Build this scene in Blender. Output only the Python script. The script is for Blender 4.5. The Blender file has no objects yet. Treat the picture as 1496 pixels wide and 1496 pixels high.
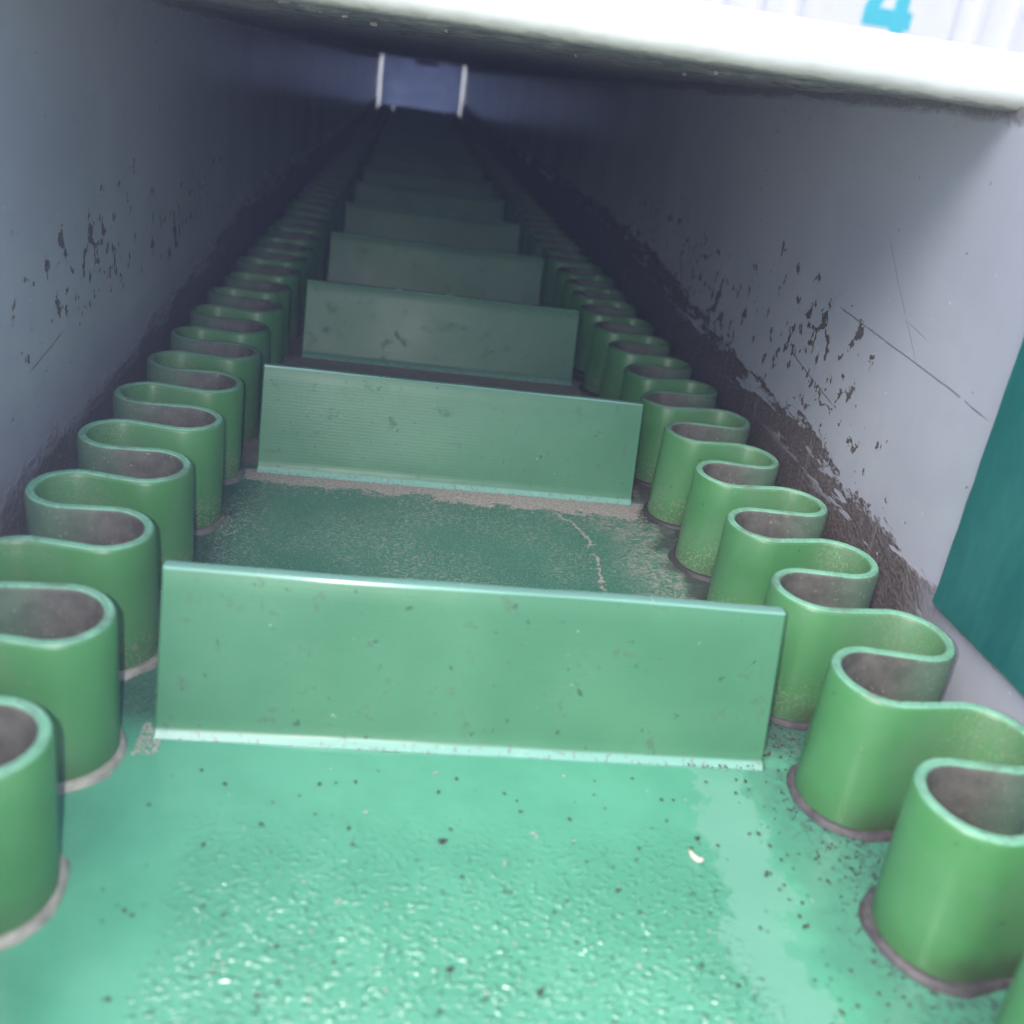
import bpy, bmesh, math, random
from mathutils import Matrix, Vector, noise as mnoise

scene = bpy.context.scene
S = 0.25                      # metres per belt unit (one unit = clear width between the sidewalls)
rnd = random.Random(7)

# ------------------------------------------------------------------ camera
cam_d = bpy.data.cameras.new('camera')
cam = bpy.data.objects.new('camera', cam_d)
scene.collection.objects.link(cam)
scene.camera = cam
F_PX = 1445.55
PITCH, ROLL, YAW = -0.4062, -0.1454, -0.1488
CAM = Vector((-0.1868, -1.3241, 1.0043))
Rz = Matrix.Rotation(YAW, 3, 'Z'); Rx = Matrix.Rotation(PITCH, 3, 'X'); Ry = Matrix.Rotation(ROLL, 3, 'Y')
CM = Rz @ Rx @ Ry                                # columns: right, forward, up
right, fwd, up = CM.col[0], CM.col[1], CM.col[2]
mw = Matrix((right, up, -fwd)).transposed().to_4x4()
mw.translation = CAM * S
cam.matrix_world = mw
cam_d.sensor_width = 36.0
cam_d.lens = 36.0 * F_PX / 1496.0
cam_d.clip_start = 0.01
cam_d.clip_end = 500
cam_d.dof.use_dof = True
cam_d.dof.focus_distance = 2.3 * S
cam_d.dof.aperture_fstop = 8.6

# ------------------------------------------------------------------ world, sun, phone lamp, exposure
SUN_EL, SUN_AZ = math.radians(52), math.radians(215)      # azimuth clockwise from +y: behind the camera, to the left
world = bpy.data.worlds.new('World'); scene.world = world; world.use_nodes = True
wn = world.node_tree.nodes; wl = world.node_tree.links
sky = wn.new('ShaderNodeTexSky'); sky.sky_type = 'NISHITA'; sky.sun_disc = False
sky.sun_elevation = SUN_EL; sky.sun_rotation = SUN_AZ; sky.air_density = 1.0; sky.dust_density = 1.5
bg = wn['Background']; bg.inputs['Strength'].default_value = 0.135
wl.new(sky.outputs['Color'], bg.inputs['Color'])
sd = bpy.data.lights.new('sun', 'SUN'); sd.energy = 1.7; sd.angle = math.radians(35); sd.color = (1.0, 0.95, 0.88)
sun = bpy.data.objects.new('sun', sd); scene.collection.objects.link(sun)
sv = Vector((math.sin(SUN_AZ) * math.cos(SUN_EL), math.cos(SUN_AZ) * math.cos(SUN_EL), math.sin(SUN_EL)))
sun.rotation_euler = (-sv).to_track_quat('-Z', 'Y').to_euler()
sun.location = (0, 0, 5)
# the phone's own small lamp, a finger's breadth left of its lens
pl = bpy.data.lights.new('phone_lamp', 'POINT'); pl.energy = 3.1; pl.shadow_soft_size = 0.0025; pl.color = (1.0, 0.97, 0.9)
plo = bpy.data.objects.new('phone_lamp', pl); scene.collection.objects.link(plo)
plo.location = (CAM - right * 0.07 + up * 0.01) * S
scene.view_settings.view_transform = 'Standard'
scene.view_settings.look = 'None'
scene.view_settings.exposure = 0.75
scene.cycles.use_adaptive_sampling = True; scene.cycles.adaptive_threshold = 0.05; scene.cycles.adaptive_min_samples = 24
scene.cycles.max_bounces = 6; scene.cycles.diffuse_bounces = 5; scene.cycles.glossy_bounces = 3; scene.cycles.transmission_bounces = 3; scene.cycles.volume_bounces = 0
scene.view_settings.gamma = 1.0

# ------------------------------------------------------------------ node helpers
class Sx:
    def __init__(s, g, sock): s.g = g; s.s = sock
    def _m(s, op, o=None, rev=False):
        n = s.g.nt.nodes.new('ShaderNodeMath'); n.operation = op
        a, b = (o, s) if rev else (s, o)
        for i, v in enumerate((a, b)):
            if v is None: continue
            if isinstance(v, Sx): s.g.nt.links.new(v.s, n.inputs[i])
            else: n.inputs[i].default_value = v
        return Sx(s.g, n.outputs[0])
    def __add__(s, o): return s._m('ADD', o)
    __radd__ = __add__
    def __sub__(s, o): return s._m('SUBTRACT', o)
    def __rsub__(s, o): return s._m('SUBTRACT', o, True)
    def __mul__(s, o): return s._m('MULTIPLY', o)
    __rmul__ = __mul__
    def __truediv__(s, o): return s._m('DIVIDE', o)
    def max(s, o): return s._m('MAXIMUM', o)
    def min(s, o): return s._m('MINIMUM', o)
    def abs(s): return s._m('ABSOLUTE')
    def floor(s): return s._m('FLOOR')
    def pow(s, o): return s._m('POWER', o)
    def sin(s): return s._m('SINE')
    def step(s, lo, hi, a=0.0, b=1.0):               # smooth step
        n = s.g.nt.nodes.new('ShaderNodeMapRange'); n.interpolation_type = 'SMOOTHSTEP'
        s.g.nt.links.new(s.s, n.inputs['Value'])
        for k, v in (('From Min', lo), ('From Max', hi), ('To Min', a), ('To Max', b)):
            if isinstance(v, Sx): s.g.nt.links.new(v.s, n.inputs[k])
            else: n.inputs[k].default_value = v
        return Sx(s.g, n.outputs['Result'])
    def band(s, a, b, soft):                          # 1 inside [a, b]
        return s.step(a - soft, a + soft) * s.step(b - soft, b + soft, 1.0, 0.0)

class G:
    def __init__(g, name, plane=None):
        g.plane = plane
        g.mat = bpy.data.materials.new(name); g.mat.use_nodes = True; g.nt = g.mat.node_tree
        g.b = g.nt.nodes['Principled BSDF']; g.out = g.nt.nodes['Material Output']
        tc = g.nt.nodes.new('ShaderNodeTexCoord')
        sc = g.nt.nodes.new('ShaderNodeVectorMath'); sc.operation = 'SCALE'; sc.inputs['Scale'].default_value = 1.0 / S
        g.nt.links.new(tc.outputs['Object'], sc.inputs[0]); g.P = sc.outputs[0]
        sp = g.nt.nodes.new('ShaderNodeSeparateXYZ'); g.nt.links.new(g.P, sp.inputs[0])
        g.x, g.y, g.z = (Sx(g, o) for o in sp.outputs)
        if plane: g.P = g.vec(g.x, g.y, g.z)
        oi = g.nt.nodes.new('ShaderNodeObjectInfo'); g.rand = Sx(g, oi.outputs['Random'])
    def vec(g, x, y, z):
        n = g.nt.nodes.new('ShaderNodeCombineXYZ')
        if g.plane: x, y, z = *(dict(x=x, y=y, z=z)[c] for c in g.plane), 0.0
        for i, v in enumerate((x, y, z)):
            if isinstance(v, Sx): g.nt.links.new(v.s, n.inputs[i])
            else: n.inputs[i].default_value = v
        return n.outputs[0]
    def noise(g, scale, detail=3, rough=0.55, vec=None, dist=0.0):
        n = g.nt.nodes.new('ShaderNodeTexNoise'); n.noise_dimensions = '2D' if g.plane else '3D'; n.inputs['Scale'].default_value = scale
        n.inputs['Detail'].default_value = detail; n.inputs['Roughness'].default_value = rough; n.inputs['Distortion'].default_value = dist
        g.nt.links.new(vec or g.P, n.inputs['Vector']); return Sx(g, n.outputs[0])
    def voro(g, scale, vec=None, feature='F1', rnd_=1.0):
        n = g.nt.nodes.new('ShaderNodeTexVoronoi'); n.feature = feature; n.inputs['Scale'].default_value = scale
        n.inputs['Randomness'].default_value = rnd_
        g.nt.links.new(vec or g.P, n.inputs['Vector']); return Sx(g, n.outputs['Distance'])
    def mix(g, fac, a, b):
        n = g.nt.nodes.new('ShaderNodeMix'); n.data_type = 'RGBA'
        for sock, v in ((n.inputs[0], fac), (n.inputs[6], a), (n.inputs[7], b)):
            if isinstance(v, Sx): g.nt.links.new(v.s, sock)
            elif hasattr(v, 'is_output'): g.nt.links.new(v, sock)
            elif isinstance(v, (int, float)): sock.default_value = v
            else: sock.default_value = (*v, 1)
        return n.outputs[2]
    def set(g, key, v):
        if isinstance(v, Sx): g.nt.links.new(v.s, g.b.inputs[key])
        elif hasattr(v, 'is_output'): g.nt.links.new(v, g.b.inputs[key])
        elif isinstance(v, (tuple, list)): g.b.inputs[key].default_value = (*v, 1)
        else: g.b.inputs[key].default_value = v
    def bump(g, h, strength=0.3, dist=0.001):
        n = g.nt.nodes.new('ShaderNodeBump'); n.inputs['Strength'].default_value = strength; n.inputs['Distance'].default_value = dist
        g.nt.links.new(h.s, n.inputs['Height']); g.nt.links.new(n.outputs[0], g.b.inputs['Normal'])

PITCH_C = 1.1185             # cleat spacing
Q = 0.2834                   # sidewall wave length
HC, LEAN = 0.2653, 0.054     # cleat height and lean
HS = 0.2426                  # sidewall height
XW = 0.87                    # inner face of the trough's sides
ZC = 1.086                   # underside of the cover
Y0, Y1 = -3.2, 21.3
rise = lambda y: .004 * max(0.0, y - .5)      # the cover climbs a little towards the far end

# ------------------------------------------------------------------ materials
def mat_belt():
    g = G('green_belt_pvc', 'xy'); x, y, z = g.x, g.y, g.z
    n1 = g.noise(5, 4); n2 = g.noise(28, 3); nf = g.noise(120, 2)
    base = g.mix(n1.step(.3, .7), (.088, .330, .212), (.110, .380, .250))
    # dried pale film beside the right-hand sidewall
    edge = n2 * .07 + g.noise(9, 3) * .10 - .085
    cx = .418 + (y + .05) * .11
    film = ((x - cx + edge).abs()).step(.030, .062, 1, 0) * y.band(-.9, -.02, .05)
    col = g.mix(film * .55, base, (.20, .42, .33))
    beyond = (x + edge).step(.44, .50) * y.step(-.02, .0, 1, 0)
    col = g.mix(beyond * .45, col, (.075, .20, .15))
    # beyond the first cleat the sheet is darker, with dust over it
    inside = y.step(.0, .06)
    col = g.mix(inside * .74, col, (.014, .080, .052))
    fl = g.vec(x * 1.0, y * 1.6, z)
    flecks = g.noise(95, 4, .75, fl, .6).step(.52, .62)
    fmask = inside * g.noise(4.5, 3).step(.30, .62, .15, 1.0) * y.step(.15, 1.0, .6, 1.0)
    col = g.mix(flecks * fmask * .72, col, (.38, .38, .35))
    specks = g.noise(230, 2, .6).step(.63, .70)
    col = g.mix(specks * inside * .6, col, (.42, .42, .38))
    # sediment along the foot of each cleat
    k = (y / PITCH_C).floor(); dd = (k + 1) * PITCH_C - y
    wob = g.noise(7, 5, .65) * .17 + g.noise(30, 3) * .05 - .075
    sed = (dd - wob - (x + .5) * .03).step(.035, .055, 1, 0) * inside
    line_x = .338 - ((y - .84).max(0.0)).pow(1.6) * 1.1 + (g.noise(14, 4) - .5) * .06
    crack = ((x - line_x + (g.noise(60, 3) - .5) * .03).abs()).step(.002, .008, 1, 0) * y.band(.55, 1.08, .03) * g.noise(22, 3).step(.36, .46)
    scum = (x - line_x).step(.02, .12) * y.band(.3, 1.12, .08) * g.noise(40, 5, .75, fl, 1.0).step(.46, .60)
    sand = g.mix(nf.step(.3, .7), (.30, .255, .235), (.43, .38, .35))
    col = g.mix((sed.max(crack) * .85).max(scum * .6), col, sand)
    # brown caked dirt further in
    brown = y.step(PITCH_C + .0, PITCH_C + .08) * (n1 * 1.0).step(.1, .45)
    col = g.mix(brown * .9, col, g.mix(n2, (.28, .235, .20), (.40, .34, .29)))
    # black grime along the foot of the sidewalls
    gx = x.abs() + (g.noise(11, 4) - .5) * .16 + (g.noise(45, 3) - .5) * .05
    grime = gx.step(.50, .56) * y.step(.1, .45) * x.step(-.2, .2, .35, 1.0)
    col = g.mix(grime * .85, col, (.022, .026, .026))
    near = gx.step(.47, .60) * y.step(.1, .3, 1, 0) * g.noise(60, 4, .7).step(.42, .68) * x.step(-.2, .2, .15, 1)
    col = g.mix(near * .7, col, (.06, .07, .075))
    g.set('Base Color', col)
    dusty = (sed.max(brown)).max(flecks * fmask)
    g.set('Roughness', (dusty * .45 + film * .12 + .20 + inside * .2 + (n2 - .5) * .1))
    peel = (x + edge * .6).band(-.40, .345, .03) * y.step(-.42, -.10, 1, 0)
    pv = g.vec(x * .8, y * 1.15, z)
    blob = g.noise(112, 1, .5, pv, .3).step(.50, .85)
    g.bump(blob * peel * 3.0 + n2 * .06 + nf * .03 + (sed * .5 + flecks * fmask * .25 + brown * n2) * .9, .55, .0009)
    g.set('Specular IOR Level', .85)
    g.set('Coat Weight', peel * .7); g.set('Coat Roughness', .20)
    return g.mat

def mat_cleat():
    g = G('green_cleat_pvc', 'xz'); x, y, z = g.x, g.y, g.z
    off = g.vec(x, y, z + g.rand * 37.0)
    n1 = g.noise(4, 4, .55, off); nf = g.noise(90, 3, .6, off)
    col = g.mix(n1.step(.3, .7), (.064, .200, .112), (.078, .228, .130))
    dirt = g.noise(16, 5, .7, off).step(.60, .72)
    col = g.mix(dirt * .45, col, (.07, .10, .08))
    spk = g.noise(42, 3, .6, g.vec(x + g.rand * 19.0, y, z)).step(.70, .75)
    col = g.mix(spk * .65, col, (.03, .05, .045))
    pale = g.noise(55, 2, .5, g.vec(x + g.rand * 11.0, y, z + 3.0)).step(.80, .84)
    col = g.mix(pale * .55, col, (.40, .50, .42))
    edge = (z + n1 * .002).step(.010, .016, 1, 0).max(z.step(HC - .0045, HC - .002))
    col = g.mix(edge * .8, col, (.24, .47, .41))  # top edge paler; the foot's bright reflection painted in as pale mint
    foot = z.step(.008, .018, 1, 0) * nf.step(.56, .66)
    col = g.mix(foot * .6, col, (.20, .18, .18))
    g.set('Base Color', col); g.set('Roughness', n1 * .14 + .33 + dirt * .2 - edge * .16)
    ridges = (z * 760.0 + (n1 - .5) * 1.5).sin() * (g.rand * .6 + .5)
    g.bump(ridges * .04 + nf * .12 + n1 * .4, .35, .0007)
    return g.mat

def mat_wall_face():
    g = G('green_sidewall_rubber'); x, y, z = g.x, g.y, g.z
    n1 = g.noise(3.5, 4); n2 = g.noise(22, 4, .6); nf = g.noise(150, 2)
    col = g.mix(n1.step(.3, .7), (.056, .195, .064), (.078, .238, .092))
    ax = x.abs()
    dust = ax.step(.62, .74) * g.noise(9, 3).step(.35, .6) * g.noise(240, 3, .7).step(.48, .64)
    col = g.mix(dust * .5, col, (.34, .32, .24))
    haze = ax.step(.62, .78) * n2.step(.3, .7)
    col = g.mix(haze * .35, col, (.15, .17, .13))
    col = g.mix(g.noise(7, 4, .6).step(.45, .7) * .35, col, (.115, .22, .13))
    grains = (z + (n2 - .5) * .09).step(.03, .12, 1, 0) * nf.step(.50, .60) * y.step(-.1, .25)
    col = g.mix(grains * .7, col, (.27, .26, .20))
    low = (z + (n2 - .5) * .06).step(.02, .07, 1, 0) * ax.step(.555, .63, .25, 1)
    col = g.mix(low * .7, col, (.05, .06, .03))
    spk = g.noise(48, 3, .6).step(.70, .74)
    col = g.mix(spk * .7, col, (.03, .05, .035))
    pale = nf.step(.74, .78)
    col = g.mix(pale * .5, col, (.5, .52, .42))
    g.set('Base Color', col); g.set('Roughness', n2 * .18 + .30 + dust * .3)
    g.bump(n2 * .25 + nf * .15 + n1 * .5, .3, .0008)
    return g.mat

def mat_wall_back():
    g = G('dusty_sidewall_backing'); x, y, z = g.x, g.y, g.z
    n1 = g.noise(4, 4); n2 = g.noise(30, 4, .6); nf = g.noise(180, 2)
    ax = x.abs()
    green = g.mix(n2, (.07, .16, .095), (.10, .20, .12))
    dust = g.mix(n2.step(.3, .7), (.068, .064, .056), (.115, .107, .094))
    f = (ax + (n1 - .5) * .12).step(.64, .77, 1.0, .25)
    col = g.mix(f, green, dust)
    col = g.mix(nf.step(.66, .72) * .5, col, (.42, .40, .36))
    g.set('Base Color', col); g.set('Roughness', .62)
    g.bump(nf * .3 + n2 * .4, .4, .0008)
    return g.mat

def mat_rim():
    g = G('cut_rim_rubber'); n2 = g.noise(30, 4); nf = g.noise(140, 2)
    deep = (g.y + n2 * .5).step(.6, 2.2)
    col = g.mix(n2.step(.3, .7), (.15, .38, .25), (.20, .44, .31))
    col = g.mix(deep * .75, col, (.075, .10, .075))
    col = g.mix((g.noise(11, 5, .7).step(.48, .66)).max(nf.step(.58, .68)) * .6, col, (.10, .13, .10))
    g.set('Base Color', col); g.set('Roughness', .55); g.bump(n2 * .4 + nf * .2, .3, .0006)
    return g.mat

def mat_bead(name, a, b, deep=0.0):
    g = G(name); n2 = g.noise(40, 4, .65); n1 = g.noise(9, 3)
    col = g.mix(n2.step(.3, .7), a, b)
    col = g.mix(n1.step(.5, .7) * .5, col, (.05, .05, .05))
    col = g.mix((g.y + n1 * .3).step(.15, .5) * deep, col, (.035, .033, .033))
    g.set('Base Color', col); g.set('Roughness', .6); g.bump(n2, .6, .0012)
    return g.mat

def mat_panel(side):
    g = G('grey_painted_steel', 'yz'); x, y, z = g.x, g.y, g.z
    n1 = g.noise(1.6, 4); n2 = g.noise(14, 5, .65); nf = g.noise(110, 3)
    col = g.mix(n1.step(.3, .7), (.41, .425, .50), (.47, .485, .56))
    col = g.mix(n2.step(.5, .8) * .25, col, (.37, .375, .45))
    # chipped paint with pale halos in a band above the belt
    zc = .50 + (g.noise(.9, 2) - .5) * .25
    if side > 0: dens = ((z - zc) * (z - zc)).step(.0, .055, 1, 0) * y.band(.62, 3.6, .25)
    else: dens = ((z - zc - .02) * (z - zc - .02)).step(.0, .032, 1, 0) * y.band(.40, 3.6, .25)
    cv = g.vec(x, y * 1.0, z * 1.0)
    cn = g.noise(21, 5, .62, cv, .2) * .78 + g.noise(4.5, 2, .5, cv) * .22
    chip = (cn + dens * .131).step(.705, .720)
    halo = (cn + dens * .131).step(.682, .705)
    col = g.mix((halo - chip) * .45, col, (.55, .53, .50))
    col = g.mix(chip * .93, col, g.mix(nf, (.060, .045, .040), (.115, .088, .078)))
    # caked dirt along the bottom
    h0 = (.205 if side > 0 else .15) + (y - .3).max(0.0).min(3.2) * .068
    rag = (g.noise(6, 6, .7, g.vec(x, y * .4, z * 1.8)) - .5) * .26 + (g.noise(45, 4, .7) - .5) * .08
    h = h0 + rag * y.step(.2, 1.0, .35, 1.0)
    isl = g.noise(9, 4, .65, g.vec(x, y * .35, z * 2.4)).step(.57, .60) * (z - h0).step(-.06, .0)
    if side > 0: cake_gap = (z - h - .042).step(-.004, .006, 1, 0) * y.step(.12, .36) * (1.0 - isl)
    else: cake_gap = (z - h).step(-.05, .03, 1, 0) * y.step(.12, .36) * .8
    gap_line = (z + rag * .15).step(1.055, 1.075) * .7  # shade of the gap under the cover, painted on as a dark strip
    cake_gap = cake_gap.max(gap_line)
    cake_gap_col = g.mix(nf.step(.3, .7), (.060, .045, .038), (.150, .115, .100))
    cake_gap_col = g.mix(g.noise(60, 4, .75).step(.62, .7) * .55, cake_gap_col, (.26, .23, .22))
    col = g.mix(cake_gap * .94, col, cake_gap_col)
    # scratches
    def scratch(y0, z0, y1, z1, w, k):
        dy, dz = y1 - y0, z1 - z0; L = math.hypot(dy, dz); dy /= L; dz /= L
        t = (y - y0) * dy + (z - z0) * dz
        d = ((y - y0) * (-dz) + (z - z0) * dy + (n1 - .5) * .02).abs()
        return d.step(w * .5, w, 1, 0) * t.band(0.0, L, .02) * g.noise(18, 3).step(.30, .44) * k
    if side > 0:
        sc = scratch(.95, .619, .27, .572, .0026, .55).max(scratch(1.18, .452, .87, .405, .0025, .45)).max(scratch(.80, .80, .56, .60, .0018, .3)).max(scratch(.62, .66, .54, .645, .0015, .35))
    else:
        sc = scratch(.62, .37, .80, .40, .0025, .5)
    col = g.mix(sc, col, (.07, .062, .06))
    dots = g.noise(70, 2, .5, g.vec(x, y, z * .7)).step(.795, .81)
    col = g.mix(dots * .8, col, (.72, .72, .72))
    ddk = g.noise(38, 3, .5, g.vec(x, y + 7.0, z * .6)).step(.785, .80) * z.step(1.0, 1.08, 1, .2)
    col = g.mix(ddk * .8, col, (.05, .045, .045))
    streak = g.noise(1.0, 4, .7, g.vec(x, y * 30.0, z * 3.0)).step(.56, .72)
    col = g.mix(streak * .16, col, (.5, .5, .52))
    g.set('Base Color', col)
    rough = n2 * .12 + .15 + cake_gap * .5 + chip * .35
    g.set('Roughness', rough); g.set('Metallic', .0)
    g.bump(cake_gap * (nf * .9 + n2 * 1.5) + chip * -.35 + n2 * .08 + nf * .03 - sc * .3, .5, .0022)
    return g.mat

def mat_cover():
    g = G('grimy_cover_steel', 'xy'); x, y, z = g.x, g.y, g.z
    v = g.vec(x * .45, y * .8, z)
    n1 = g.noise(5, 5, .65, v); n2 = g.noise(26, 5, .7, v); nf = g.noise(90, 4, .7)
    col = g.mix(n1.step(.3, .7), (.60, .55, .53), (.74, .69, .66))
    d = n2.step(.48, .62) * y.step(1.2, 4.0, 1, .3)
    col = g.mix(d * .6, col, (.17, .145, .135))
    col = g.mix(nf.step(.64, .70) * .5, col, (.45, .40, .34))
    g.set('Base Color', col); g.set('Roughness', n1 * .3 + .3)
    g.bump(n2 * 1.0 + nf * .6, .9, .006)
    return g.mat

def simple(name, a, b, scale=12, rough=.5, bump=.3, dist=.001, metal=0.0, stretch=(1, 1, 1)):
    g = G(name); v = g.vec(g.x * stretch[0], g.y * stretch[1], g.z * stretch[2])
    n = g.noise(scale, 5, .6, v); nf = g.noise(scale * 7, 3, .6, v)
    g.set('Base Color', g.mix((n * .7 + nf * .3).step(.3, .7), a, b)); g.set('Roughness', n * .2 + rough - .1)
    g.set('Metallic', metal); g.bump(n * .6 + nf * .4, bump, dist)
    return g.mat

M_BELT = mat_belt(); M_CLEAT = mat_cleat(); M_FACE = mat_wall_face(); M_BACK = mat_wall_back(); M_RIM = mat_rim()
M_BEADR = mat_bead('grey_glue_bead', (.05, .043, .048), (.11, .095, .105), .9); M_BEADL = mat_bead('sandy_dust_bead', (.28, .27, .24), (.42, .40, .36), .6)
M_PR = mat_panel(1); M_PL = mat_panel(-1); M_COVER = mat_cover()
def mat_lip():
    g = G('white_painted_lip'); n = g.noise(9, 4); nf = g.noise(70, 4, .7, g.vec(g.x * .4, g.y, g.z))
    col = g.mix(n.step(.3, .7), (.80, .80, .79), (.85, .85, .84))
    d = (g.z + (n - .5) * .012 + (nf - .5) * .01).step(1.080, 1.105, 1, 0)
    col = g.mix(d * .75, col, (.42, .40, .34))
    d2 = (g.z + (nf - .5) * .02).step(1.076, 1.084, 1, 0)
    col = g.mix(d2 * .7, col, (.16, .15, .14))
    g.set('Base Color', col); g.set('Roughness', .45); g.bump(d * nf + n * .2, .5, .0015)
    return g.mat
M_WHITE = mat_lip()
M_PAN = simple('grey_floor_pan', (.20, .20, .21), (.28, .28, .29), 6, .5)
M_TEAL = simple('teal_skirt_rubber', (.008, .115, .110), (.022, .165, .150), 9, .5, .5, .0012, 0.0, (1, 1, .35))
M_SEAL = mat_bead('crumbly_grey_edge', (.22, .21, .21), (.50, .49, .50))
M_SIDING = simple('white_siding_paint', (.82, .82, .82), (.87, .87, .87), 1.5, .5, .1)
M_SIGN = simple('white_sign_board', (.82, .82, .82), (.86, .86, .86), 2, .5, .05)
M_CYAN = simple('cyan_sign_paint', (.06, .56, .66), (.08, .60, .70), 3, .5, .05)
M_GROUND = simple('concrete_ground', (.26, .25, .24), (.36, .35, .33), .8, .85, .5, .004)
M_DARKCR = simple('dark_dirt_crumb', (.02, .022, .02), (.06, .05, .045), 60, .7)
M_PALECR = simple('pale_grit', (.32, .29, .26), (.46, .42, .38), 60, .6)
M_HUSK = simple('pale_husk', (.62, .55, .46), (.74, .68, .58), 60, .5)
M_STRAW = simple('straw', (.24, .20, .16), (.36, .31, .25), 60, .6)
def mat_curtain():
    g = G('translucent_curtain'); n = g.noise(3, 4)
    col = g.mix(n.step(.3, .7), (.44, .50, .68), (.54, .60, .78))
    g.set('Base Color', col); g.set('Roughness', .45)
    t = g.nt.nodes.new('ShaderNodeBsdfTranslucent'); g.nt.links.new(col, t.inputs['Color'])
    m = g.nt.nodes.new('ShaderNodeMixShader'); m.inputs[0].default_value = .75
    g.nt.links.new(g.b.outputs[0], m.inputs[1]); g.nt.links.new(t.outputs[0], m.inputs[2]); g.nt.links.new(m.outputs[0], g.out.inputs['Surface'])
    return g.mat
M_CURT = mat_curtain()

# ------------------------------------------------------------------ mesh helpers (all lengths in belt units, scaled by S here)
COL = scene.collection
def mesh_obj(name, verts, faces, mats, parent=None, smooth=False, fmat=None, loc=None):
    me = bpy.data.meshes.new(name)
    me.from_pydata([(v[0] * S, v[1] * S, v[2] * S) for v in verts], [], faces)
    if not isinstance(mats, (list, tuple)): mats = [mats]
    for m in mats: me.materials.append(m)
    if fmat: me.polygons.foreach_set('material_index', fmat)
    if smooth: me.polygons.foreach_set('use_smooth', [True] * len(me.polygons))
    me.update()
    bm = bmesh.new(); bm.from_mesh(me); bmesh.ops.recalc_face_normals(bm, faces=bm.faces); bm.to_mesh(me); bm.free()
    o = bpy.data.objects.new(name, me); COL.objects.link(o)
    if parent: o.parent = parent
    if loc: o.location = [c * S for c in loc]
    return o
def tag(o, label=None, cat=None, group=None, kind=None):
    for k, v in (('label', label), ('category', cat), ('group', group), ('kind', kind)):
        if v: o[k] = v
    return o
def empty(name, loc=(0, 0, 0)):
    o = bpy.data.objects.new(name, None); COL.objects.link(o); o.location = [c * S for c in loc]; o.empty_display_size = .05
    return o
def box(x0, x1, y0, y1, z0, z1, verts=None, faces=None):
    verts = [] if verts is None else verts; faces = [] if faces is None else faces
    b = len(verts)
    verts += [(x, y, z) for z in (z0, z1) for y in (y0, y1) for x in (x0, x1)]
    faces += [tuple(b + i for i in f) for f in ((0, 2, 3, 1), (4, 5, 7, 6), (0, 1, 5, 4), (2, 6, 7, 3), (0, 4, 6, 2), (1, 3, 7, 5))]
    return verts, faces
def bevel(o, w, seg=2):
    m = o.modifiers.new('bevel', 'BEVEL'); m.width = w * S; m.segments = seg; m.limit_method = 'ANGLE'
    return o
def extrude_profile(prof, x0, x1, nx=1, jitter=None):
    """closed (y, z) profile swept along x"""
    n = len(prof); v = []; f = []
    for i in range(nx + 1):
        x = x0 + (x1 - x0) * i / nx
        for (py, pz) in prof:
            dy, dz = jitter(x, py, pz) if jitter else (0, 0)
            v.append((x, py + dy, pz + dz))
    for i in range(nx):
        for k in range(n):
            k2 = (k + 1) % n
            f.append((i * n + k, i * n + k2, (i + 1) * n + k2, (i + 1) * n + k))
    f.append(tuple(range(n))[::-1]); f.append(tuple(nx * n + k for k in range(n)))
    return v, f

# ------------------------------------------------------------------ ground
v, f = box(-38, 38, -11, 31, -.34, -.30)
tag(mesh_obj('ground', v, f, M_GROUND), kind='structure')

# ------------------------------------------------------------------ the trough
trough = tag(empty('conveyor_trough', (0, 0, -.3)), 'long grey steel conveyor trough with chipped paint, dirt crust and a low cover', 'trough')
UP = (0, 0, .3)
def side_panel(side):
    ny, nz = 120, 14
    v = []; f = []
    for lay in (0, 1):
        for i in range(ny + 1):
            y = Y0 + (Y1 - Y0) * (i / ny)
            for k in range(nz + 1):
                z = -.3 + (ZC - .0004 + rise(y) - (.035 if y < .45 else 0) + .3) * k / nz
                w = (mnoise.noise((y * .8, z * 1.5, side * 3.1)) * .006) if lay == 0 else 0
                v.append((side * (XW + lay * .018 + w), y, z))
    N = (ny + 1) * (nz + 1); a = lambda l, i, k: l * N + i * (nz + 1) + k
    for i in range(ny):
        for k in range(nz):
            for l in (0, 1): f.append((a(l, i, k), a(l, i + 1, k), a(l, i + 1, k + 1), a(l, i, k + 1)))
        for k in (0, nz): f.append((a(0, i, k), a(1, i, k), a(1, i + 1, k), a(0, i + 1, k)))
    for k in range(nz):
        for i in (0, ny): f.append((a(0, i, k), a(0, i, k + 1), a(1, i, k + 1), a(1, i, k)))
    o = mesh_obj('side_panel', v, f, M_PR if side > 0 else M_PL, trough, smooth=True, loc=UP)
    o.data.set_sharp_from_angle(angle=math.radians(40))
    o['label'] = 'right grey side panel with chipped paint and a long scratch' if side > 0 else 'left grey side panel with dark paint chips'
    return o
side_panel(1); side_panel(-1)
v, f = box(-XW - .016, XW + .016, Y0, Y1, -.296, -.27); mesh_obj('floor_pan', v, f, M_PAN, trough, loc=UP)
v, f = box(-XW + .01, XW - .01, Y0, Y1, -.08, -.03); mesh_obj('slider_bed', v, f, M_PAN, trough, loc=UP)
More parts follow.
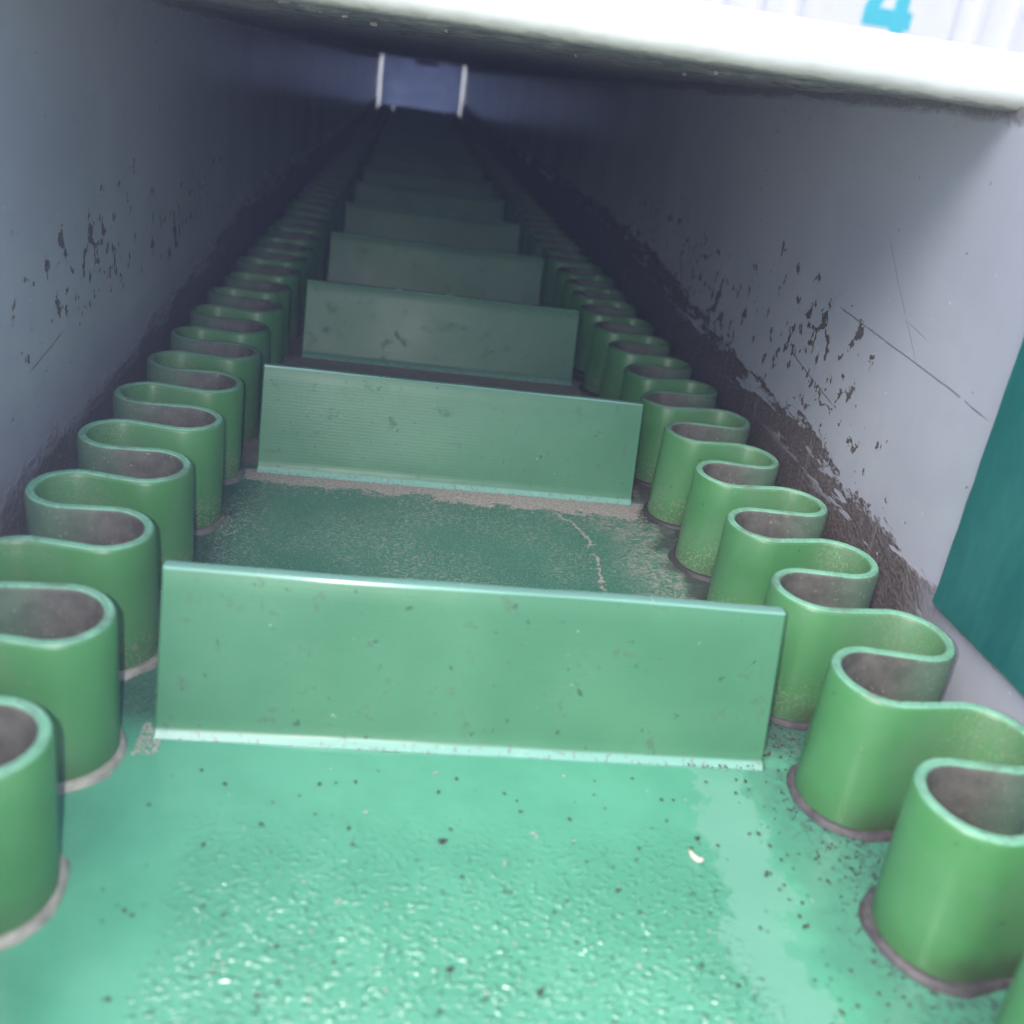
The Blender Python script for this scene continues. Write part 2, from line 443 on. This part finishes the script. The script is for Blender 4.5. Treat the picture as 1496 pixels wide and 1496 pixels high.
# cover plate with its rolled white front lip
v, f = box(-XW - .03, XW + .03, .49, Y1 + .3, ZC + .001, ZC + .012)
nxc, nyc = 150, 130; b0 = len(v)
for i in range(nyc + 1):                                   # crusted underside, hanging a little lower where dirt has caked on
    y = .492 + (Y1 + .29 - .492) * (i / nyc) ** 2.4
    for k in range(nxc + 1):
        x = -XW - .028 + 2 * (XW + .028) * k / nxc
        q = mnoise.noise((x * 9, y * 7, 0)) * .5 + mnoise.noise((x * 26, y * 20, 3)) * .35 + mnoise.noise((x * 60, y * 50, 7)) * .25
        v.append((x, y, ZC - .0008 - max(0.0, q) * .019 * max(.15, 1 - (y - .5) / 4.0)))
for i in range(nyc):
    for k in range(nxc):
        a = b0 + i * (nxc + 1) + k; f.append((a, a + 1, a + nxc + 2, a + nxc + 1))
v = [(p[0], p[1], p[2] + rise(p[1])) for p in v]
cover = mesh_obj('cover_plate', v, f, M_COVER, trough, loc=UP)
for s in (-1, 1):
    v, f = box(min(s * (XW + .021), s * (XW + .032)), max(s * (XW + .021), s * (XW + .032)), .5, Y1 + .3, ZC - .10, ZC - .001)
    v = [(p[0], p[1], p[2] + rise(p[1])) for p in v]
    mesh_obj('leak_flange', v, f, M_PAN, cover)  # added out of view to keep light from leaking over the side panels
YL, RL, ZT = .477, .045, 1.165
prof = [(.53, ZC - .001), (.53, ZC - .010)]
for i in range(13):
    a = -math.pi / 2 - math.pi / 2 * i / 12
    prof.append((YL + RL * 0 + .004 + RL * (math.cos(a)) + .012, ZC + .036 + RL * math.sin(a) - .003))
ylip = prof[-1][0]
prof += [(ylip, ZT - .008), (ylip + .003, ZT - .002), (ylip + .009, ZT), (ylip + .035, ZT), (ylip + .035, ZT - .008), (ylip + .012, ZT - .010), (ylip + .012, ZC + .014), (.53, ZC + .013)]
wob = lambda x, py, pz: (mnoise.noise((x * 2, 0, 1)) * .004, mnoise.noise((x * 3, 5, 1)) * .003 if pz < 1.11 else 0)
v, f = extrude_profile(prof, -XW - .035, XW + .035, 60, wob)
lip = mesh_obj('front_lip', v, f, M_WHITE, cover, smooth=True); lip.data.set_sharp_from_angle(angle=math.radians(50))
lip['label'] = 'rounded white front lip of the cover'
v = []; f = []
for i in range(9):                                        # bits of straw and flakes stuck to the underside
    x = rnd.uniform(-.6, .85); y = .56 + abs(rnd.gauss(0, .35)); L = rnd.uniform(.004, .024); a = rnd.uniform(-.7, .7); z = ZC - rnd.uniform(.004, .016)
    w = rnd.uniform(.0007, .0015); dx, dy = math.cos(a) * L / 2, math.sin(a) * L / 2; b = len(v)
    for sx in (-1, 1):
        for (oy, oz) in ((-w, 0), (0, -w), (w, 0), (0, w)): v.append((x + sx * dx, y + sx * dy + oy, z + oz + sx * rnd.uniform(-.004, .004)))
    f += [(b, b + 1, b + 2, b + 3), (b + 7, b + 6, b + 5, b + 4)] + [(b + k, b + (k + 1) % 4, b + 4 + (k + 1) % 4, b + 4 + k) for k in range(4)]
tag(mesh_obj('straw_bits', v, f, M_STRAW), 'bits of straw stuck under the front edge of the cover', 'straw', kind='stuff')
# end of the tunnel: hanging curtain with open slits left and right
nx = 24; v = []; f = []
for l in (0, 1):
    for i in range(nx + 1):
        x = -.828 + 1.656 * i / nx
        for k in range(7):
            z = .20 + (ZC + .081 - .20) * k / 6
            v.append((x, 21.0 + .02 * math.sin(x * 9 + k * .3) * (1 - k / 6) + l * .02, z))
for i in range(nx):
    for k in range(6):
        for l in (0, 1):
            b = l * (nx + 1) * 7
            f.append((b + i * 7 + k, b + (i + 1) * 7 + k, b + (i + 1) * 7 + k + 1, b + i * 7 + k + 1))
o = mesh_obj('end_curtain', v, f, M_CURT, trough, smooth=True, loc=UP); o['label'] = 'bluish curtain at the far end between two bright slits'
v, f = box(-.16, .30, 20.93, 20.985, ZC - .01, ZC + .075); bevel(mesh_obj('curtain_bracket', v, f, M_PAN, trough, loc=UP), .02)
# teal skirt on the right side
prof = []
v = []; f = []
ny, nz = 30, 20
ys = [.222 - 3.0 * (i / ny) ** 1.6 for i in range(ny + 1)]
for l in (0, 1):
    for i, yy in enumerate(ys):
        for k in range(nz + 1):
            z = .222 + .82 * k / nz
            e = mnoise.noise((yy * 30, z * 30, 2)) * .003
            v.append((XW - .012 + l * .008, yy + (e if i == 0 else 0), z + (e if k == 0 else 0)))
N = (ny + 1) * (nz + 1); A = lambda l, i, k: l * N + i * (nz + 1) + k
for i in range(ny):
    for k in range(nz):
        for l in (0, 1): f.append((A(l, i, k), A(l, i + 1, k), A(l, i + 1, k + 1), A(l, i, k + 1)))
    for k in (0, nz): f.append((A(0, i, k), A(1, i, k), A(1, i + 1, k), A(0, i + 1, k)))
for k in range(nz):
    for i in (0, ny): f.append((A(0, i, k), A(0, i, k + 1), A(1, i, k + 1), A(1, i, k)))
sk = mesh_obj('side_skirt', v, f, M_TEAL, trough, loc=UP); sk['label'] = 'teal rubber skirt fixed inside the right side panel'
# crumbly sealant along its edges
def bead_line(name, pts, r, mat, parent, seed=0, amp=.5):
    v = []; f = []; n = 6
    for i, p in enumerate(pts):
        p = Vector(p); d = (Vector(pts[min(i + 1, len(pts) - 1)]) - Vector(pts[max(i - 1, 0)])).normalized()
        u = Vector((1, 0, 0)); w = d.cross(u).normalized()
        rr = r * (1 + amp * mnoise.noise((i * .45, seed, 0)) + amp * .6 * mnoise.noise((i * 1.3, seed, 4)))
        for k in range(n):
            a = 2 * math.pi * k / n
            v.append(tuple(p + u * (math.cos(a) * rr * .6) + w * (math.sin(a) * rr)))
    for i in range(len(pts) - 1):
        for k in range(n): f.append((i * n + k, i * n + (k + 1) % n, (i + 1) * n + (k + 1) % n, (i + 1) * n + k))
    return mesh_obj(name, v, f, mat, parent, smooth=True)
bead_line('sealant_bead', [(XW - .004, .2245 + .002 * mnoise.noise((z * .11, 1, 9)), .222 + .82 * z / 160) for z in range(161)], .0055, M_SEAL, sk, 3)
bead_line('sealant_bead', [(XW - .004, .222 - z * .01, .219) for z in range(120)], .0045, M_SEAL, sk, 5)

# ------------------------------------------------------------------ the belt
belt = tag(empty('conveyor_belt'), 'green sidewall conveyor belt with upright cleats and wavy rubber edges', 'conveyor belt')
nx, ny = 24, 200; v = []; f = []
XB = .842
for l, zz in ((0, 0.0), (1, -.028)):
    for i in range(ny + 1):
        for k in range(nx + 1):
            x = -XB + 2 * XB * k / nx; y = Y0 + (20.95 - Y0) * i / ny
            v.append((x, y, zz + (mnoise.noise((x * 3, y * 3, 0)) * .0025 if l == 0 else 0)))
N = (nx + 1) * (ny + 1); A = lambda l, i, k: l * N + i * (nx + 1) + k
for i in range(ny):
    for k in range(nx):
        for l in (0, 1): f.append((A(l, i, k), A(l, i + 1, k), A(l, i + 1, k + 1), A(l, i, k + 1)))
    for k in (0, nx): f.append((A(0, i, k), A(1, i, k), A(1, i + 1, k), A(0, i + 1, k)))
for k in range(nx):
    for i in (0, ny): f.append((A(0, i, k), A(0, i, k + 1), A(1, i, k + 1), A(1, i, k)))
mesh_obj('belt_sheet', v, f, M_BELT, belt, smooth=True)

# cleats: a leaning blade on a flared foot
TC = .030
def cleat_profile():
    p = [(-.020, -.004), (-.020, .003), (-.017, .006), (-.011, .010), (-.006, .017), (-.003, .032)]
    def face(z): return (z - .032) / (HC - .032) * LEAN
    for k in range(1, 8):
        z = .032 + (HC - .004 - .032) * k / 7; p.append((-.003 * (1 - k / 7) + face(z), z))
    ty = face(HC)
    p += [(ty, HC - .0025), (ty + .0015, HC), (ty + TC - .010, HC), (ty + TC - .003, HC - .003), (ty + TC, HC - .010)]
    for k in range(6, -1, -1):
        z = .032 + (HC - .012 - .032) * k / 7; p.append((-.003 + face(z) + TC, z))
    p += [(TC + .006, .020), (TC + .016, .012), (TC + .034, .005), (TC + .034, -.004)]
    return p
cp = cleat_profile()
def cleat_mesh(seed):
    jit = lambda x, py, pz: (mnoise.noise((x * 2.2, seed, 0)) * .007 * pz / HC + mnoise.noise((x * 9, pz * 9, seed)) * .0012,
                             mnoise.noise((x * 4, seed, 7)) * .003 if pz > .1 else 0)
    v, f = extrude_profile(cp, -.5, .5, 40, jit)
    return v, f
protos = []
for n in range(-1, 19):
    if len(protos) < 5:
        v, f = cleat_mesh(n * 1.7)
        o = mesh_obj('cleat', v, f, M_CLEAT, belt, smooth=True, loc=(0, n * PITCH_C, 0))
        o.data.set_sharp_from_angle(angle=math.radians(32))
        b = o.modifiers.new('bevel', 'BEVEL'); b.width = .004 * S; b.segments = 2; b.limit_method = 'ANGLE'; b.angle_limit = math.radians(60)
        protos.append(o)
    else:
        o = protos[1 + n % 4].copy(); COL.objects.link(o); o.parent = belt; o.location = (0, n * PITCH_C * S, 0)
    o.rotation_euler = (math.radians(rnd.uniform(-.8, .8)) if n > 1 else 0, 0, math.radians(rnd.uniform(-.3, .3)) if n > 1 else 0)

# sidewalls: a strip folded into waves, green inside, dusty backing outside
XI, XO, TS = .5395, .7997, .021
def snake(y_in, ystart, yend, seed):
    """centre line (a, y): a = distance from the belt's middle; inner tips at y_in + k Q"""
    r = Q / 4; xa, xb = XI + TS / 2, XO - TS / 2
    pts = []
    k0 = math.floor((ystart - y_in) / Q); k1 = math.ceil((yend - y_in) / Q)
    for k in range(k0, k1):
        yc = y_in + k * Q
        j = lambda m: mnoise.noise((k * .9, seed, m)) * .016
        om = .012                                       # slight bulb
        na = 14
        ja, jb = j(1), j(5)
        for i in range(na):                              # inner tip, from the near leg to the far leg
            a = -math.pi / 2 - math.pi * i / (na - 1)
            pts.append((xa + r + ja + math.cos(a) * r, yc + math.sin(a) * (r + om * .5) * 1.0))
        for t in (.3, .7):
            pts.append((xa + r + ja + (xb - r + jb - xa - r - ja) * t, yc + r + om * .5 * (1 - 2 * t)))
        yo = yc + Q / 2
        for i in range(na):                              # outer tip
            a = -math.pi / 2 + math.pi * i / (na - 1)
            pts.append((xb - r + jb + math.cos(a) * r, yo + math.sin(a) * (r + om * .5)))
        for t in (.3, .7):
            pts.append((xb - r + jb + (xa + r - xb + r) * t, yo + r + om * .5 * (1 - 2 * t)))
    return pts
def sweep(name, pts, side, prof, mats, pm, parent, wobble=0.0, seed=0, rag=0.0):
    n = len(prof); v = []; f = []; fm = []
    for i, p in enumerate(pts):
        q0 = pts[max(i - 1, 0)]; q1 = pts[min(i + 1, len(pts) - 1)]
        tx, ty = q1[0] - q0[0], q1[1] - q0[1]; L = math.hypot(tx, ty) or 1; nx_, ny_ = -ty / L, tx / L   # normal towards the belt's middle
        for (o_, z) in prof:
            if rag: o_ *= 1 + rag * mnoise.noise((p[0] * 14, p[1] * 14, seed)) + rag * .6 * mnoise.noise((p[0] * 40, p[1] * 40, seed))
            lean = mnoise.noise((p[1] * 1.4, seed, 3)) * wobble * z / HS
            hz = mnoise.noise((p[1] * 2.1, p[0] * 3, seed + 8)) * .008 if z > HS * .8 else 0
            v.append((side * (p[0] + nx_ * o_ + lean), p[1] + ny_ * o_, z + hz))
    for i in range(len(pts) - 1):
        for k in range(n):
            k2 = (k + 1) % n
            f.append((i * n + k, i * n + k2, (i + 1) * n + k2, (i + 1) * n + k)); fm.append(pm[k])
    f.append(tuple(range(n))); fm.append(0); f.append(tuple((len(pts) - 1) * n + k for k in range(n))); fm.append(0)
    o = mesh_obj(name, v, f, mats, parent, smooth=True, fmat=fm)
    o.data.set_sharp_from_angle(angle=math.radians(60))
    return o
h2 = TS / 2
sprof = [(h2, -.004), (h2, .08), (h2, .16), (h2, HS - .009), (h2 - .003, HS - .003), (h2 - .006, HS), (.001, HS - .0012), (-.001, HS - .0012), (-h2 + .006, HS), (-h2 + .003, HS - .003), (-h2, HS - .009), (-h2, .16), (-h2, .08), (-h2, -.004)]
spm = [0, 0, 0, 0, 2, 2, 2, 2, 2, 1, 1, 1, 1, 0]
bw = h2 + .012
bprof = [(bw, .001), (bw - .003, .008), (bw - .006, .011), (h2 + .003, .011), (0, .010), (-h2 - .003, .011), (-bw + .006, .011), (-bw + .003, .008), (-bw, .001)]
for side, yin, mb in ((-1, -.3214 - .02, M_BEADL), (1, -.345 - .02, M_BEADR)):
    pts = snake(yin, Y0 + .3, 20.9, side * 2.3)
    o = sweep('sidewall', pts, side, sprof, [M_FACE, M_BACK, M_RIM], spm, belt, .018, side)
    o['label'] = ('left' if side < 0 else 'right') + ' wavy green sidewall with dusty backing'
    c = sweep('glue_bead', pts, side, bprof, [mb], [0] * len(bprof), o, 0.0, side + 5, .42)

# ------------------------------------------------------------------ loose dirt on the belt
def crumb(v, f, x, y, z, r, flat=.6, el=1.0):
    b = len(v); n = 5; a0 = rnd.random() * 6.28; ang = rnd.random() * 6.28
    ca, sa = math.cos(ang), math.sin(ang)
    def put(px, py, pz): v.append((x + (px * ca * el - py * sa), y + (px * sa * el + py * ca), z + pz))
    put(0, 0, r * flat)
    for k in range(n):
        a = a0 + 2 * math.pi * k / n; rr = r * rnd.uniform(.7, 1.2)
        put(math.cos(a) * rr, math.sin(a) * rr, r * flat * rnd.uniform(.1, .4))
    put(0, 0, -.001)
    for k in range(n):
        k2 = (k + 1) % n; f.append((b, b + 1 + k, b + 1 + k2)); f.append((b + n + 1, b + 1 + k2, b + 1 + k))
v = []; f = []
for i in range(900):
    x = rnd.uniform(-.5, .5); y = rnd.uniform(-.6, -.045)
    if rnd.random() > .16 + .6 * (x > .42): continue
    crumb(v, f, x, y, .001, rnd.choice((.0016, .002, .0022, .0028, .0034)), .6, rnd.uniform(1, 1.6))
for i in range(500):
    a = rnd.uniform(.50, .62); y = rnd.uniform(-.5, .6)
    crumb(v, f, a, y, .001, rnd.uniform(.0014, .0034), .6)
for i in range(36):
    x = min(.5, .5 - abs(rnd.gauss(0, .10))); crumb(v, f, x, rnd.uniform(-.024, -.008), .006, rnd.uniform(.0012, .003), .9)
for (x, y, r) in ((-.053, -.219, .0062), (.335, -.19, .0042), (.06, -.47, .005), (-.05, -.44, .005), (.19, -.30, .004), (.43, .0, .004)):
    crumb(v, f, x, y - .002, .001, r, .55, 1.2)
    crumb(v, f, x + r, y + r * .5, .001, r * .6, .5, 1.2)
tag(mesh_obj('dirt_crumbs', v, f, M_DARKCR), 'scattered dark dirt crumbs on the near green belt sheet', 'dirt', kind='stuff')
v = []; f = []
for i in range(40):
    crumb(v, f, rnd.uniform(-.48, .55), rnd.uniform(-.55, -.04), .001, rnd.uniform(.0014, .003), .5, rnd.uniform(1, 2.2))
for i in range(1600):
    x = rnd.uniform(-.55, .6); y = PITCH_C * rnd.choice((1, 1, 1, 2)) - .04 - abs(rnd.gauss(0, .05)) * (1 + max(0, x) * 1.2)
    crumb(v, f, x, y, .0005, rnd.uniform(.0008, .0022), .6)
for i in range(500):
    y = rnd.uniform(.12, 1.05); x = -.53 + abs(rnd.gauss(0, .025)); crumb(v, f, x, y, .0005, rnd.uniform(.0008, .002), .6)
for i in range(180):
    crumb(v, f, rnd.uniform(-.52, -.485), rnd.uniform(-.06, .02), .001, rnd.uniform(.001, .003), .6)
tag(mesh_obj('sandy_grit', v, f, M_PALECR), 'pale sandy grit gathered at the cleat feet and belt edges', 'grit', kind='stuff')
# a pale curled husk
pts = []
for i in range(9):
    t = i / 8; a = math.pi * (.95 + .75 * t)
    pts.append((.323 + .010 * math.cos(a) + .003, -.235 + .013 * math.sin(a) * 1.3 + .012, .0045))
v = []; f = []
for i, p in enumerate(pts):
    d = Vector(pts[min(i + 1, 8)]) - Vector(pts[max(i - 1, 0)]); d.normalize(); w = d.cross(Vector((0, 0, 1)))
    r = .0042 * (.35 + .65 * math.sin(math.pi * (i + .6) / 9.2) ** .6)
    for k in range(7):
        a = 2 * math.pi * k / 7; v.append(tuple(Vector(p) + w * math.cos(a) * r + Vector((0, 0, 1)) * math.sin(a) * r))
for i in range(8):
    for k in range(7): f.append((i * 7 + k, i * 7 + (k + 1) % 7, (i + 1) * 7 + (k + 1) % 7, (i + 1) * 7 + k))
f.append(tuple(range(7))); f.append(tuple(56 + k for k in range(7)))
tag(mesh_obj('seed_husk', v, f, M_HUSK, smooth=True), 'small pale curled husk lying on the near green belt sheet', 'husk')

# ------------------------------------------------------------------ building behind: ribbed white siding and a numbered sign
YB = 24.0
wall = tag(empty('building_wall', (0, YB, -.3)), 'white ribbed metal siding wall rising behind the conveyor cover', 'wall')
RIBP, X_RIB = .907, 8.42
def siding():
    p = [(0.0, .0), (.03, -.10), (.20, -.10), (.23, .0), (RIBP - .002, .0)]   # (x, y): raised rib then flat pan
    v = []; f = []
    for (x, y) in p:
        for yy in (y, y + .02):
            for z in (0, 7.8): v.append((x, yy, z))
    for i in range(len(p) - 1):
        a, b = i * 4, (i + 1) * 4
        f += [(a, b, b + 1, a + 1), (a + 2, a + 3, b + 3, b + 2), (a, a + 2, b + 2, b), (a + 1, b + 1, b + 3, a + 3)]
    f += [(0, 1, 3, 2), (16, 18, 19, 17)]
    return v, f
v, f = siding(); first = mesh_obj('siding_panel', v, f, M_SIDING, wall)
k0 = -30
for k in range(48):
    o = first if k == 0 else first.copy()
    if k: COL.objects.link(o); o.parent = wall
    o.location = ((X_RIB + (k0 + k) * RIBP) * S, 0, 0)
sign = tag(empty('number_sign', (10, YB - .14, 1.0)), 'white sign board with a cyan number 4 on the siding', 'sign')
SX0, SX1 = 9.15, 12.38
v, f = box(SX0 - 10, SX1 - 10, 0, .03, 1.6, 5.0); bevel(mesh_obj('sign_board', v, f, M_SIGN, sign), .008)
# the digit: outline with a triangular counter, built from convex strips
DX, DZ = 10.13 - 10, 2.35
P2 = [(0, 0, .72, .39), (.72, -.45, 1.07, 1.85), (1.07, 0, 1.21, .39)]        # crossbar left of the stem, stem, right nub
v = []; f = []
for (a, b, c, d) in P2: box(DX + a, DX + c - .0005, -.012, -.001, DZ + b, DZ + d, v, f)
b0 = len(v)
dg = [(0, .3905), (.36, .3905), (.7195, 1.40), (.7195, 1.85), (.62, 1.85)]
for yy in (-.012, -.001): v += [(DX + x, yy, DZ + z) for x, z in dg]
f += [(b0, b0 + 1, b0 + 2, b0 + 3, b0 + 4), (b0 + 9, b0 + 8, b0 + 7, b0 + 6, b0 + 5)] + [(b0 + k, b0 + (k + 1) % 5, b0 + 5 + (k + 1) % 5, b0 + 5 + k) for k in range(5)]
mesh_obj('digit', v, f, M_CYAN, sign)['label'] = 'cyan number 4'

# ------------------------------------------------------------------ added haze volume, standing in for lens veil
v, f = box(-40, 40, -12, 32, -4.5, 8.0)
hz = bpy.data.materials.new('lens_veil_haze'); hz.use_nodes = True; nt = hz.node_tree; nt.nodes.remove(nt.nodes['Principled BSDF'])
pv = nt.nodes.new('ShaderNodeVolumePrincipled'); pv.inputs['Color'].default_value = (.44, .54, 1.0, 1); pv.inputs['Density'].default_value = .019
pv.inputs['Anisotropy'].default_value = 0.0
nt.links.new(pv.outputs[0], nt.nodes['Material Output'].inputs['Volume'])
tag(mesh_obj('haze', v, f, hz), kind='stuff')
